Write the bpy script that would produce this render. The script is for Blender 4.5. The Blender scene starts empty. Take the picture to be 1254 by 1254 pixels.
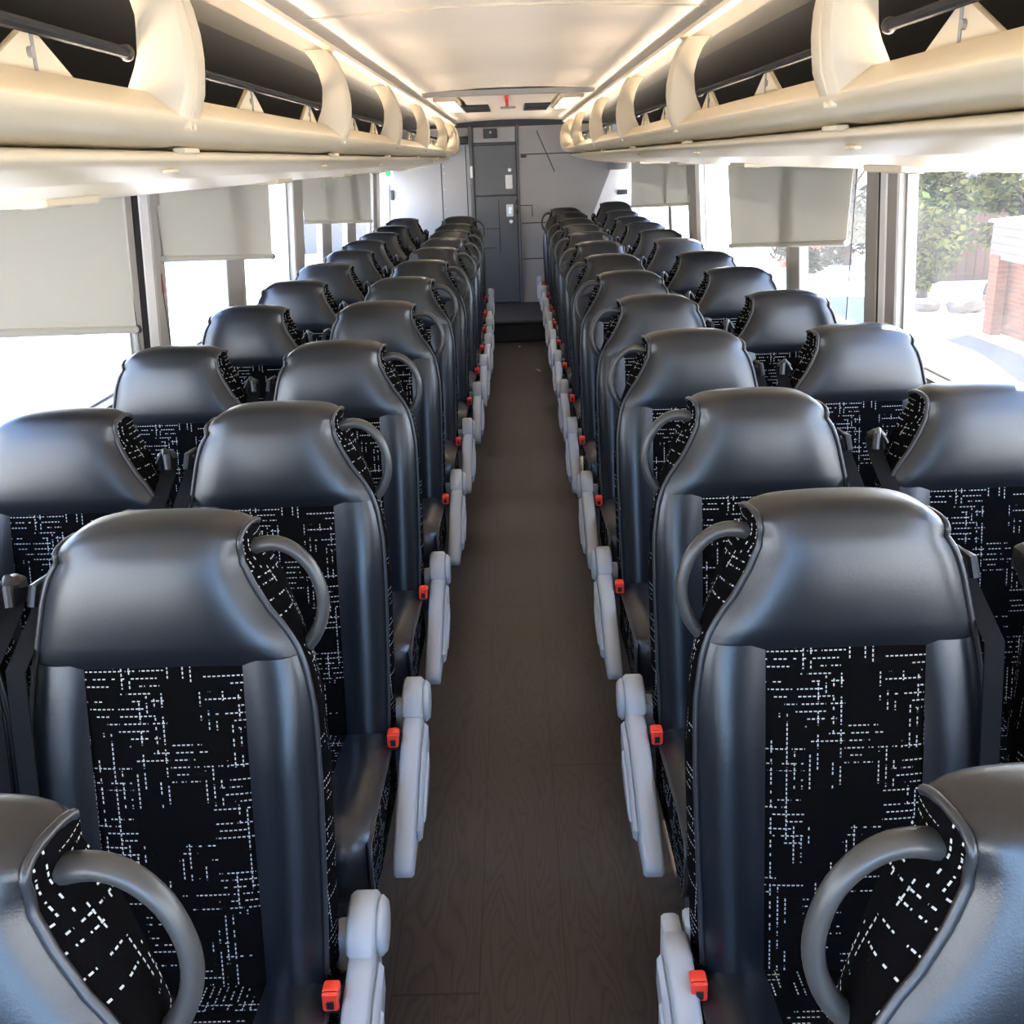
import bpy, math, random
from mathutils import Vector, Matrix
random.seed(7)
S = bpy.context.scene
COL = S.collection
ZC = 1.70          # eye height above the coach floor (m)
PI = math.pi

# ------------------------------------------------------------------ camera, sky, sun, exposure
cd = bpy.data.cameras.new('camera'); cam = bpy.data.objects.new('camera', cd); COL.objects.link(cam)
r = Vector((0.99945464, -0.00151223, -0.03298676)); u = Vector((0.03167109, 0.3266427, 0.94461711)); w = Vector((-0.0093464, 0.94514669, -0.32651245))
M4 = Matrix.Identity(4)
for i in range(3):
    M4[i][0] = r[i]; M4[i][1] = u[i]; M4[i][2] = -w[i]
M4[2][3] = ZC
cam.matrix_world = M4
cd.sensor_width = 36; cd.sensor_fit = 'HORIZONTAL'; cd.lens = 36 * 1250 / 1254
cd.clip_start = 0.02; cd.clip_end = 400
S.camera = cam

S.view_settings.view_transform = 'Standard'; S.view_settings.look = 'None'
S.view_settings.gamma = 1; S.view_settings.use_curve_mapping = False
S.view_settings.exposure = 2.25

wd = bpy.data.worlds.new('world'); S.world = wd; wd.use_nodes = True
wn = wd.node_tree.nodes; wl = wd.node_tree.links
for n in list(wn): wn.remove(n)
wo = wn.new('ShaderNodeOutputWorld'); wb_ = wn.new('ShaderNodeBackground')
tc = wn.new('ShaderNodeTexCoord'); sx = wn.new('ShaderNodeSeparateXYZ'); rp = wn.new('ShaderNodeValToRGB')
wl.new(tc.outputs['Generated'], sx.inputs[0]); wl.new(sx.outputs[2], rp.inputs[0])
rp.color_ramp.elements[0].position = 0.0; rp.color_ramp.elements[0].color = (1.0, 0.95, 0.90, 1)
rp.color_ramp.elements[1].position = 0.55; rp.color_ramp.elements[1].color = (0.30, 0.50, 0.95, 1)
e = rp.color_ramp.elements.new(0.12); e.color = (0.80, 0.90, 1.0, 1)
wl.new(rp.outputs[0], wb_.inputs[0]); wb_.inputs[1].default_value = 3.0
wl.new(wb_.outputs[0], wo.inputs[0])

sd = bpy.data.lights.new('sun', 'SUN'); sun = bpy.data.objects.new('sun', sd); COL.objects.link(sun)
sd.energy = 7.5; sd.angle = 0.01; sd.color = (1.0, 0.92, 0.80)
sun.rotation_euler = Vector((-0.50, -0.34, -0.80)).to_track_quat('-Z', 'Y').to_euler()

def portal(name, loc, rot, sx_, sy_):
    l = bpy.data.lights.new(name, 'AREA'); l.shape = 'RECTANGLE'; l.size = sx_; l.size_y = sy_
    l.cycles.is_portal = True
    o = bpy.data.objects.new(name, l); COL.objects.link(o); o.location = loc; o.rotation_euler = rot
portal('window_portal_left', (-1.40, 5.0, 1.35), (0, -PI/2, 0), 0.75, 13.0)
portal('window_portal_right', (1.40, 5.0, 1.35), (0, PI/2, 0), 0.75, 13.0)
portal('windscreen_portal', (0, -2.1, 1.35), (PI/2, 0, 0), 2.4, 1.3)

# ------------------------------------------------------------------ node helpers / materials
def sock(n, name):
    return n.inputs[name]
class NB:
    def __init__(s, name):
        s.m = bpy.data.materials.new(name); s.m.use_nodes = True
        s.t = s.m.node_tree; s.n = s.t.nodes; s.l = s.t.links
        s.b = s.n['Principled BSDF']; s.out = s.n['Material Output']
    def put(s, v, inp):
        if isinstance(v, (int, float)):
            inp.default_value = v
        elif isinstance(v, tuple):
            inp.default_value = v if len(v) == len(inp.default_value) else tuple(v) + (1,)
        else:
            s.l.new(v, inp)
    def math(s, op, a, b=None, c=None):
        n = s.n.new('ShaderNodeMath'); n.operation = op
        for i, v in enumerate((a, b, c)):
            if v is not None: s.put(v, n.inputs[i])
        return n.outputs[0]
    def noise(s, vec, scale, detail=2, rough=0.5, out='Fac'):
        n = s.n.new('ShaderNodeTexNoise'); n.inputs['Scale'].default_value = scale
        n.inputs['Detail'].default_value = detail; n.inputs['Roughness'].default_value = rough
        if vec is not None: s.l.new(vec, n.inputs['Vector'])
        return n.outputs[out]
    def white(s, x, y):
        c = s.n.new('ShaderNodeCombineXYZ'); s.put(x, c.inputs[0]); s.put(y, c.inputs[1])
        n = s.n.new('ShaderNodeTexWhiteNoise'); n.noise_dimensions = '2D'; s.l.new(c.outputs[0], n.inputs['Vector'])
        return n.outputs['Value']
    def mix(s, f, a, b):
        n = s.n.new('ShaderNodeMix'); n.data_type = 'RGBA'
        s.put(f, n.inputs['Factor']); s.put(a, n.inputs['A']); s.put(b, n.inputs['B']) if False else None
        ia = [i for i in n.inputs if i.name == 'A' and i.type == 'RGBA'][0]; ib = [i for i in n.inputs if i.name == 'B' and i.type == 'RGBA'][0]
        s.put(a, ia); s.put(b, ib)
        return [o for o in n.outputs if o.type == 'RGBA'][0]
    def coord(s, kind='Object'):
        return s.n.new('ShaderNodeTexCoord').outputs[kind]
    def sep(s, v):
        n = s.n.new('ShaderNodeSeparateXYZ'); s.l.new(v, n.inputs[0]); return n.outputs
    def mapping(s, v, scale):
        n = s.n.new('ShaderNodeMapping'); s.l.new(v, n.inputs['Vector']); n.inputs['Scale'].default_value = scale
        return n.outputs[0]
    def bump(s, h, strength, dist=0.002):
        n = s.n.new('ShaderNodeBump'); n.inputs['Strength'].default_value = strength; n.inputs['Distance'].default_value = dist
        s.l.new(h, n.inputs['Height']); s.l.new(n.outputs[0], s.b.inputs['Normal'])
    def base(s, c, rough=0.5, spec=0.5, metal=0.0):
        s.put(c, s.b.inputs['Base Color']); s.put(rough, s.b.inputs['Roughness'])
        s.b.inputs['Specular IOR Level'].default_value = spec; s.b.inputs['Metallic'].default_value = metal

def plain(name, c, rough=0.5, spec=0.5, metal=0.0, bump=0.0, bscale=200, var=0.06):
    k = NB(name); o = k.coord()
    f = k.noise(o, 6.0, 3)
    k.base(k.mix(f, tuple(x * (1 - var) for x in c), tuple(min(1, x * (1 + var)) for x in c)), rough, spec, metal)
    if bump: k.bump(k.noise(o, bscale, 2), bump, 0.001)
    return k.m

M = {}
def leather(name, c):
    k = NB(name); o = k.coord()
    k.base(c, k.math('MULTIPLY_ADD', k.noise(o, 9, 3), 0.10, 0.28), 0.62)
    v = k.n.new('ShaderNodeTexVoronoi'); v.inputs['Scale'].default_value = 420; k.l.new(o, v.inputs['Vector'])
    k.bump(k.math('ADD', v.outputs['Distance'], k.math('MULTIPLY', k.noise(o, 14, 3), 0.6)), 0.05, 0.002)
    return k.m
M['leather'] = leather('black_leather', (0.0055, 0.0068, 0.0100))
M['piping'] = plain('piping_vinyl', (0.022, 0.022, 0.024), 0.34)
M['shell'] = plain('seat_shell_plastic', (0.018, 0.018, 0.02), 0.5, bump=0.1)
M['handle'] = plain('handle_plastic', (0.042, 0.041, 0.040), 0.36, 0.5, bump=0.06, bscale=500)
M['arm'] = plain('armrest_grey_plastic', (0.36, 0.365, 0.365), 0.42)
M['belt'] = plain('belt_webbing', (0.010, 0.0097, 0.010), 0.9, 0.06, bump=0.3, bscale=700)
M['black'] = plain('black_plastic', (0.012, 0.012, 0.013), 0.4)
M['red'] = plain('red_release_plastic', (0.80, 0.045, 0.02), 0.4)
M['frame'] = plain('seat_frame_steel', (0.06, 0.063, 0.07), 0.5, metal=0.3)
M['cream'] = plain('cream_rack_plastic', (0.72, 0.60, 0.405), 0.40, 0.5, var=0.03)
M['creamedge'] = plain('cream_rack_trim', (0.66, 0.555, 0.385), 0.34, 0.5, var=0.02)
M['ribcream'] = plain('cream_rib_plastic', (0.60, 0.505, 0.35), 0.42, 0.4, var=0.03)
M['ceil'] = plain('ceiling_vinyl', (0.93, 0.825, 0.69), 0.45, 0.3, bump=0.15, bscale=3, var=0.03)
M['rackdark'] = plain('rack_dark_liner', (0.011, 0.0105, 0.010), 0.42, 0.4, bump=0.5, bscale=7)
M['tan'] = plain('tan_header_plastic', (0.17, 0.14, 0.095), 0.6, 0.2)
M['racklight'] = plain('rack_grey_liner', (0.05, 0.045, 0.037), 0.4, 0.4, bump=0.5, bscale=5)
M['wallgrey'] = plain('rear_wall_grey_laminate', (0.37, 0.362, 0.358), 0.50, 0.4, bump=0.15, bscale=300)
M['doorgrey'] = plain('lavatory_door_grey', (0.125, 0.128, 0.130), 0.45, 0.4)
M['seam'] = plain('dark_seam', (0.03, 0.03, 0.032), 0.5)
M['sidegrey'] = plain('side_panel_grey', (0.20, 0.205, 0.215), 0.6)
M['post'] = plain('window_post_grey', (0.33, 0.305, 0.275), 0.5)
M['postlight'] = plain('window_post_white', (0.82, 0.80, 0.78), 0.45)
M['rubber'] = plain('black_window_rubber', (0.022, 0.021, 0.022), 0.75, 0.2)
M['white'] = plain('white_plastic', (0.82, 0.82, 0.80), 0.4)
M['green'] = plain('green_print', (0.02, 0.55, 0.14), 0.5)
M['step'] = plain('dark_step_vinyl', (0.016, 0.015, 0.014), 0.6)
M['metal'] = plain('satin_metal', (0.6, 0.6, 0.6), 0.3, metal=1.0)

def fabric():
    k = NB('black_fabric_with_dashes')
    uv = k.sep(k.coord('UV')); U, V = uv[0], uv[1]
    def layer(a, b, seed, lo, hi):
        la = 0.0120                                        # line spacing
        ca = k.math('FLOOR', k.math('DIVIDE', a, la))
        fa = k.math('FRACT', k.math('DIVIDE', a, la))
        line = k.math('LESS_THAN', k.math('ABSOLUTE', k.math('SUBTRACT', fa, 0.5)), 0.085)
        blk = k.white(k.math('ADD', k.math('FLOOR', k.math('DIVIDE', a, 0.043)), seed * 1.7), k.math('FLOOR', k.math('DIVIDE', b, 0.062)))
        on = k.math('MULTIPLY', k.math('GREATER_THAN', blk, lo), k.math('LESS_THAN', blk, hi))
        lr = k.white(k.math('ADD', ca, seed), k.math('FLOOR', k.math('ADD', k.math('DIVIDE', b, 0.047), k.math('MULTIPLY', ca, 0.37))))
        lon = k.math('GREATER_THAN', lr, 0.42)
        d = k.math('FRACT', k.math('ADD', k.math('DIVIDE', b, 0.0075), k.math('MULTIPLY', ca, 0.618)))
        dash = k.math('LESS_THAN', d, 0.62)
        brk = k.math('GREATER_THAN', k.white(ca, k.math('FLOOR', k.math('DIVIDE', b, 0.0075))), 0.22)
        x = k.math('MULTIPLY', line, on)
        for y in (lon, dash, brk): x = k.math('MULTIPLY', x, y)
        return x
    m = k.math('MAXIMUM', layer(U, V, 3.0, 0.50, 1.1), layer(V, U, 11.0, 0.47, 1.1))
    k.base(k.mix(m, (0.0035, 0.0032, 0.0035), (0.46, 0.46, 0.445)), 1.0, 0.02)
    k.bump(k.noise(k.coord('UV'), 900, 2), 0.3, 0.001)
    return k.m
M['fabric'] = fabric()

def floor_mat():
    k = NB('dark_wood_vinyl_floor'); p = k.sep(k.coord('Object')); X, Y = p[0], p[1]
    pw = 0.19
    xs = k.math('ADD', X, 0.125)
    pid = k.math('FLOOR', k.math('DIVIDE', xs, pw)); fx = k.math('FRACT', k.math('DIVIDE', xs, pw))
    rnd = k.white(pid, 4.0)
    yy = k.math('ADD', Y, k.math('MULTIPLY', rnd, 7.3))
    fy = k.math('FRACT', k.math('DIVIDE', yy, 2.6)); rid = k.math('FLOOR', k.math('DIVIDE', yy, 2.6))
    rr = k.white(pid, rid)
    c = k.n.new('ShaderNodeCombineXYZ')
    k.put(k.math('ADD', X, k.math('MULTIPLY', rr, 3.1)), c.inputs[0]); k.put(k.math('MULTIPLY', yy, 0.16), c.inputs[1]); k.put(k.math('MULTIPLY', rr, 9.0), c.inputs[2])
    n1 = k.noise(c.outputs[0], 7.0, 2, 0.5)
    rings = k.math('ABSOLUTE', k.math('SINE', k.math('MULTIPLY', n1, 95.0)))
    fine = k.noise(k.mapping(k.coord('Object'), (260, 9, 1)), 1.0, 3, 0.7)
    g = k.math('MULTIPLY_ADD', k.math('POWER', rings, 0.6), 0.40, k.math('MULTIPLY', fine, 0.6))
    col = k.mix(g, (0.008, 0.006, 0.005), (0.078, 0.061, 0.050))
    col = k.mix(k.math('MULTIPLY', rr, 0.35), col, (0.016, 0.013, 0.011))
    seam = k.math('MAXIMUM', k.math('LESS_THAN', fx, 0.012), k.math('LESS_THAN', fy, 0.0025))
    col = k.mix(k.math('MULTIPLY', seam, 0.75), col, (0.012, 0.010, 0.009))
    k.base(col, k.math('MULTIPLY_ADD', g, 0.15, 0.38), 0.4)
    k.bump(g, 0.15, 0.001)
    return k.m
M['floor'] = floor_mat()

def blind_mat():
    k = NB('roller_blind_fabric'); o = k.coord()
    col = (0.59, 0.565, 0.495)
    k.base(k.mix(k.noise(o, 3, 3), tuple(c * .95 for c in col), col), 0.8, 0.1)
    t = k.n.new('ShaderNodeBsdfTranslucent'); t.inputs[0].default_value = (0.66, 0.66, 0.62, 1)
    mx = k.n.new('ShaderNodeMixShader'); mx.inputs[0].default_value = 0.18
    k.l.new(k.b.outputs[0], mx.inputs[1]); k.l.new(t.outputs[0], mx.inputs[2]); k.l.new(mx.outputs[0], k.out.inputs[0])
    k.bump(k.noise(k.mapping(o, (1, 400, 400)), 1, 1), 0.2, 0.0005)
    return k.m
M['blind'] = blind_mat()

def glass_mat():
    # dusty coach glass: mostly clear, a little dust that catches the daylight, weak reflection
    k = NB('dusty_window_glass')
    t = k.n.new('ShaderNodeBsdfTransparent'); t.inputs[0].default_value = (0.97, 0.97, 0.97, 1)
    d = k.n.new('ShaderNodeBsdfTranslucent'); d.inputs[0].default_value = (0.95, 0.90, 0.84, 1)
    g = k.n.new('ShaderNodeBsdfGlossy'); g.inputs['Roughness'].default_value = 0.02; g.inputs[0].default_value = (1, 1, 1, 1)
    f = k.math('MULTIPLY_ADD', k.noise(k.coord(), 2.5, 4), 0.022, 0.005)
    m1 = k.n.new('ShaderNodeMixShader'); k.put(f, m1.inputs[0]); k.l.new(t.outputs[0], m1.inputs[1]); k.l.new(d.outputs[0], m1.inputs[2])
    m2 = k.n.new('ShaderNodeMixShader'); m2.inputs[0].default_value = 0.04; k.l.new(m1.outputs[0], m2.inputs[1]); k.l.new(g.outputs[0], m2.inputs[2])
    k.l.new(m2.outputs[0], k.out.inputs[0])
    return k.m
M['glass'] = glass_mat()

def lamp_mat(name, c, e):
    k = NB(name); k.base(c, 0.4); k.b.inputs['Emission Color'].default_value = tuple(c) + (1,); k.b.inputs['Emission Strength'].default_value = e
    return k.m
M['lamp'] = lamp_mat('lamp_diffuser', (1.0, 0.90, 0.74), 1.5)
M['cove'] = lamp_mat('cove_led', (1.0, 0.84, 0.68), 12.5)  # glow of the strips added to brighten the interior
M['hot'] = plain('sunlit_pale_concrete', (0.80, 0.70, 0.56), 0.9, 0.1)
M['leaf'] = None

def brick_mat():
    k = NB('red_brick'); b = k.n.new('ShaderNodeTexBrick')
    b.inputs['Color1'].default_value = (0.14, 0.042, 0.018, 1); b.inputs['Color2'].default_value = (0.105, 0.032, 0.015, 1); b.inputs['Mortar'].default_value = (0.11, 0.062, 0.048, 1)
    b.inputs['Scale'].default_value = 1.0; b.inputs['Brick Width'].default_value = 0.24; b.inputs['Row Height'].default_value = 0.085; b.inputs['Mortar Size'].default_value = 0.008
    k.l.new(k.coord('UV'), b.inputs['Vector']); k.base(b.outputs['Color'], 0.9, 0.1)
    return k.m
M['brick'] = brick_mat()
M['siding'] = plain('white_painted_siding', (0.075, 0.068, 0.061), 0.7)
M['pink'] = plain('pale_pink_render', (0.42, 0.27, 0.22), 0.9)
M['rooftop'] = plain('pale_flat_roof', (0.75, 0.73, 0.70), 0.8)
M['asphalt'] = plain('asphalt_drive', (0.10, 0.08, 0.068), 0.9, 0.1, var=0.2)  # dark tone for the painted garage shadow and the siding grooves
M['rock'] = plain('pale_garden_rock', (0.08, 0.066, 0.054), 0.9, 0.1, var=0.25)
M['brown'] = plain('weathered_brown_boards', (0.07, 0.04, 0.03), 0.8, 0.1, var=0.2)
M['bark'] = plain('tree_bark', (0.10, 0.075, 0.055), 0.9, 0.1, bump=0.5, bscale=30)
M['carpaint'] = plain('white_car_paint', (0.75, 0.75, 0.75), 0.25, 0.5)
M['carglass'] = plain('dark_car_glass', (0.035, 0.045, 0.065), 0.25, 0.12)
M['dullred'] = plain('dull_red_plastic', (0.30, 0.07, 0.06), 0.5)
M['redflower'] = plain('red_blossom', (0.75, 0.10, 0.06), 0.7)

def leaf_mat(name, c1, c2):
    k = NB(name); gi = k.n.new('ShaderNodeNewGeometry')
    col = k.mix(k.math('POWER', gi.outputs['Random Per Island'], 1.8), c1, c2)  # yellow-green end of the range paints sunlit highlights into the leaves
    k.base(col, 0.6, 0.3)
    t = k.n.new('ShaderNodeBsdfTranslucent'); k.l.new(col, t.inputs[0])
    mx = k.n.new('ShaderNodeMixShader'); mx.inputs[0].default_value = 0.4
    k.l.new(k.b.outputs[0], mx.inputs[1]); k.l.new(t.outputs[0], mx.inputs[2]); k.l.new(mx.outputs[0], k.out.inputs[0])
    return k.m
M['leaf'] = leaf_mat('green_leaves', (0.010, 0.020, 0.004), (0.18, 0.19, 0.034))
M['leafdark'] = leaf_mat('dark_green_leaves', (0.007, 0.013, 0.005), (0.034, 0.045, 0.016))

# ------------------------------------------------------------------ mesh builder
def lerp(a, b, t): return a + (b - a) * t
def tab(T, x):
    if x <= T[0][0]: return T[0][1]
    for (x0, y0), (x1, y1) in zip(T, T[1:]):
        if x <= x1: return lerp(y0, y1, (x - x0) / (x1 - x0))
    return T[-1][1]

class MB:
    def __init__(s): s.v = []; s.f = []
    def add(s, vs, fs):
        b = len(s.v); s.v += [tuple(p) for p in vs]; s.f += [tuple(i + b for i in f) for f in fs]
    def grid(s, rows, closed_u=False, closed_v=False, flip=False):
        n, m = len(rows), len(rows[0]); vs = [p for r_ in rows for p in r_]; fs = []
        for i in range(n if closed_v else n - 1):
            for j in range(m if closed_u else m - 1):
                a, b_, c, d = i * m + j, i * m + (j + 1) % m, ((i + 1) % n) * m + (j + 1) % m, ((i + 1) % n) * m + j
                fs.append((a, d, c, b_) if flip else (a, b_, c, d))
        s.add(vs, fs)
    def box(s, x0, x1, y0, y1, z0, z1):
        vs = [(x, y, z) for z in (z0, z1) for y in (y0, y1) for x in (x0, x1)]
        s.add(vs, [(0, 2, 3, 1), (4, 5, 7, 6), (0, 1, 5, 4), (2, 6, 7, 3), (0, 4, 6, 2), (1, 3, 7, 5)])
    def rbox(s, x0, x1, y0, y1, z0, z1, b=0.004):
        # box with chamfered edges
        b = min(b, (x1 - x0) * .45, (y1 - y0) * .45, (z1 - z0) * .45)
        rows = []
        for z, i in ((z0, b), (z0 + b, 0), (z1 - b, 0), (z1, b)):
            X0, X1, Y0, Y1 = x0 + i, x1 - i, y0 + i, y1 - i
            rows.append([(X0 + b, Y0, z), (X1 - b, Y0, z), (X1, Y0 + b, z), (X1, Y1 - b, z), (X1 - b, Y1, z), (X0 + b, Y1, z), (X0, Y1 - b, z), (X0, Y0 + b, z)])
        s.grid(rows, closed_u=True)
        k = len(s.v)
        s.f.append(tuple(range(k - 8, k))); s.f.append(tuple(range(k - 25, k - 33, -1)))
    def tube(s, pts, rad, n=8, closed=False, flat=None, cap=True):
        pts = [Vector(p) for p in pts]; N = len(pts); rows = []
        ref = None
        for i, p in enumerate(pts):
            a = pts[(i - 1) % N] if (closed or i > 0) else p; b_ = pts[(i + 1) % N] if (closed or i < N - 1) else p
            t = (b_ - a).normalized()
            if ref is None:
                ref = Vector((0, 0, 1)) if abs(t.z) < .9 else Vector((0, 1, 0))
            nrm = (ref - t * ref.dot(t)).normalized(); ref = nrm; bi = t.cross(nrm)
            R = rad[i] if isinstance(rad, (list, tuple)) else rad
            rows.append([p + nrm * math.cos(q) * R + bi * math.sin(q) * R * (flat or 1) for q in [2 * PI * j / n for j in range(n)]])
        b0 = len(s.v)
        s.grid(rows, closed_u=True, closed_v=closed)
        if cap and not closed:
            s.f.append(tuple(b0 + j for j in reversed(range(n)))); s.f.append(tuple(b0 + (N - 1) * n + j for j in range(n)))
    def prism(s, poly, axis, a, b, bevel=0.0):
        # poly: 2D outline in the plane across the axis, counter-clockwise
        def P(q, t):
            return (t, q[0], q[1]) if axis == 'x' else ((q[0], t, q[1]) if axis == 'y' else (q[0], q[1], t))
        n = len(poly)
        if bevel:
            cx = sum(p[0] for p in poly) / n; cy = sum(p[1] for p in poly) / n
            ins = []
            for i in range(n):
                p0, p1, p2 = poly[i - 1], poly[i], poly[(i + 1) % n]
                e1 = Vector((p1[0] - p0[0], p1[1] - p0[1])).normalized(); e2 = Vector((p2[0] - p1[0], p2[1] - p1[1])).normalized()
                nn = Vector((-(e1 + e2).y, (e1 + e2).x)); nn = nn.normalized() if nn.length > 1e-6 else Vector((0, 0))
                ins.append((p1[0] + nn.x * bevel, p1[1] + nn.y * bevel))
            rows = [[P(q, a) for q in ins], [P(q, a + bevel) for q in poly], [P(q, b - bevel) for q in poly], [P(q, b) for q in ins]]
        else:
            rows = [[P(q, a) for q in poly], [P(q, b) for q in poly]]
        b0 = len(s.v); s.grid(rows, closed_u=True); L = len(rows)
        s.f.append(tuple(b0 + j for j in reversed(range(n)))); s.f.append(tuple(b0 + (L - 1) * n + j for j in range(n)))
    def ball(s, c, rad, n=10, m=6, sc=(1, 1, 1)):
        rows = []
        for i in range(m + 1):
            ph = -PI / 2 + PI * i / m
            rows.append([(c[0] + rad * sc[0] * math.cos(ph) * math.cos(2 * PI * j / n), c[1] + rad * sc[1] * math.cos(ph) * math.sin(2 * PI * j / n), c[2] + rad * sc[2] * math.sin(ph)) for j in range(n)])
        s.grid(rows, closed_u=True)
    def cyl(s, c, axis, rad, a, b, n=20, bevel=0.0):
        pts = [(c[0] + rad * math.cos(2 * PI * j / n), c[1] + rad * math.sin(2 * PI * j / n)) for j in range(n)]
        s.prism(pts, axis, a, b, bevel)
    def build(s, name, mat, parent=None, mirror=1, smooth=35, uvoff=(0, 0), fixn=True):
        vs = [(x * mirror, y, z) for x, y, z in s.v]
        fs = [tuple(reversed(f)) for f in s.f] if mirror < 0 else s.f
        me = bpy.data.meshes.new(name); me.from_pydata(vs, [], fs); me.validate()
        if fixn:
            import bmesh
            bm = bmesh.new(); bm.from_mesh(me); bmesh.ops.remove_doubles(bm, verts=bm.verts, dist=1e-5)
            bmesh.ops.recalc_face_normals(bm, faces=bm.faces); bm.to_mesh(me); bm.free()
        uv = me.uv_layers.new(name='UVMap')
        for p in me.polygons:
            n = p.normal; a = (abs(n.x), abs(n.y), abs(n.z)); k = a.index(max(a))
            for li in p.loop_indices:
                c = me.vertices[me.loops[li].vertex_index].co
                q = (c.y, c.z) if k == 0 else ((c.x, c.z) if k == 1 else (c.x, c.y))
                uv.data[li].uv = (q[0] + uvoff[0], q[1] + uvoff[1])
        if smooth:
            me.shade_smooth(); me.set_sharp_from_angle(angle=math.radians(smooth))
        me.materials.append(mat if not isinstance(mat, str) else M[mat])
        o = bpy.data.objects.new(name, me); COL.objects.link(o)
        if parent: o.parent = parent
        return o

def tag(o, label=None, cat=None, group=None, kind=None):
    if label: o['label'] = label
    if cat: o['category'] = cat
    if group: o['group'] = group
    if kind: o['kind'] = kind
    return o
def empty(name, loc=(0, 0, 0), rz=0):
    o = bpy.data.objects.new(name, None); COL.objects.link(o); o.location = loc; o.rotation_euler.z = rz; o.empty_display_size = 0.1
    return o
def struct(o, label, cat):
    return tag(o, label, cat, kind='structure')
def Z(z): return z + ZC
def kids(o): return [c for c in bpy.data.objects if c.parent == o]

# ------------------------------------------------------------------ coach shell
YB = 11.4; YF = -2.0; XW = 1.31
b = MB(); b.box(-1.36, 1.36, YF, YB + .1, -.08, 0.0)
struct(b.build('floor', 'floor'), 'dark brown wood-look vinyl floor running down the aisle', 'floor')
# raised rear step
b = MB(); b.rbox(-.46, .46, 10.06, YB, 0.0, 0.205, .008)
st = struct(b.build('trim_1', 'step'), 'dark raised step in front of the grey lavatory door', 'step')
b = MB(); b.tube([(-.36, 10.04, .02), (-.36, 10.04, .14), (-.28, 10.04, .185), (.28, 10.04, .185), (.36, 10.04, .14), (.36, 10.04, .02)], .014)
b.build('step_edging', 'rubber', st)

# ceiling panel, slightly crowned, plus roof skin above the racks
b = MB(); rows = []
for y in [YF, 0, 2, 4, 6, 8, 10, YB]:
    rows.append([(x, y, Z(.367 + .026 * (1 - (x / .62) ** 2))) for x in [-.62 + 1.24 * i / 16 for i in range(17)]])
b.grid(rows)
for y in [YF, YB]: pass
rows2 = [[(x, y, z + .02) for x, y, z in r_] for r_ in rows]; b.grid(rows2, flip=True)
ce = struct(b.build('ceiling', 'ceil', fixn=False), 'cream ceiling panel above the aisle', 'ceiling')
for y in (3.02,):
    b = MB(); b.tube([(x, y, Z(.366 + .026 * (1 - (x / .62) ** 2))) for x in [-.54 + 1.08 * i / 12 for i in range(13)]], .005, 6)
    b.build('panel_joint', 'creamedge', ce)
for s, nm in ((-1, 'left'), (1, 'right')):
    b = MB()
    b.prism([(s * .54, Z(.375)), (s * 1.10, Z(.365)), (s * 1.28, Z(.30)), (s * 1.36, Z(.10)), (s * 1.40, Z(.10)), (s * 1.31, Z(.34)), (s * 1.12, Z(.41)), (s * .54, Z(.42))], 'y', YF, YB)
    b.build('roof_skin', 'rackdark', ce, smooth=30)

# side walls below and above the windows
ZS = Z(-.70); ZT = Z(-.055)
for s, nm in ((-1, 'left'), (1, 'right')):
    e_ = empty('wall_' + nm, (s * XW, YF, 0)); struct(e_, 'grey %s side wall of the coach below the windows' % nm, 'wall')
    def loc(bm):
        bm.v = [(x - s * XW, y - YF, z) for x, y, z in bm.v]; return bm
    b = MB(); b.box(*sorted((s * XW, s * (XW + .08))), YF, YB + .1, 0, ZS); loc(b).build('lower_panel', 'sidegrey', e_)
    b = MB(); b.box(*sorted((s * (XW - .03), s * (XW + .08))), YF, YB, ZS - .02, ZS + .012); loc(b).build('window_sill', 'post', e_)
    b = MB(); b.box(*sorted((s * (XW - .0), s * (XW + .08))), YF, YB + .1, ZT, Z(.12)); loc(b).build('upper_panel', 'postlight', e_)
# front wall with wide windscreen opening (behind the viewpoint)
b = MB(); b.box(-1.36, 1.36, YF - .05, YF, 0, .55); b.box(-1.36, 1.36, YF - .05, YF, Z(.25), Z(.43)); b.box(-1.36, -1.25, YF - .05, YF, .55, Z(.25)); b.box(1.25, 1.36, YF - .05, YF, .55, Z(.25))
struct(b.build('wall_front', 'sidegrey'), 'front end of the coach around the windscreen', 'wall')

k = NB('blue_tinted_glass'); t_ = k.n.new('ShaderNodeBsdfTransparent'); t_.inputs[0].default_value = (0.66, 0.82, 1.0, 1); k.l.new(t_.outputs[0], k.out.inputs[0]); M['tint'] = k.m  # blue tint added so the front-facing leather reflects bluish
b = MB(); b.box(-1.25, 1.25, YF - .03, YF - .025, .55, Z(.25))
struct(b.build('window_8', 'tint', smooth=0), 'blue tinted windscreen at the front end of the coach', 'windscreen')
# rear wall
e_ = empty('wall_back', (0, YB, 0)); struct(e_, 'grey laminate rear bulkhead with panel seams', 'wall')
def rear(bm): bm.v = [(x, y - YB, z) for x, y, z in bm.v]; return bm
b = MB()
b.prism([(-1.36, 0), (.60, 0), (.80, Z(-.80)), (.884, Z(-.551)), (1.06, Z(-.13)), (1.08, Z(.40)), (-1.36, Z(.40))], 'y', YB, YB + .06)
rear(b).build('bulkhead_panel', 'wallgrey', e_, smooth=0)
b = MB(); b.prism([(.60, 0), (1.36, 0), (1.36, Z(.40)), (1.08, Z(.40)), (1.06, Z(-.13)), (.884, Z(-.551)), (.80, Z(-.80))], 'y', YB + .03, YB + .10); rear(b).build('corner_panel', 'postlight', e_, smooth=0)
b = MB(); b.rbox(1.13, 1.24, YB + .012, YB + .03, Z(-.395), Z(-.345)); rear(b).build('corner_slot', 'seam', e_)
b = MB(); b.rbox(1.03, 1.30, YB - .05, YB + .02, Z(-.14), Z(-.06)); rear(b).build('corner_header', 'wallgrey', e_)
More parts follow.
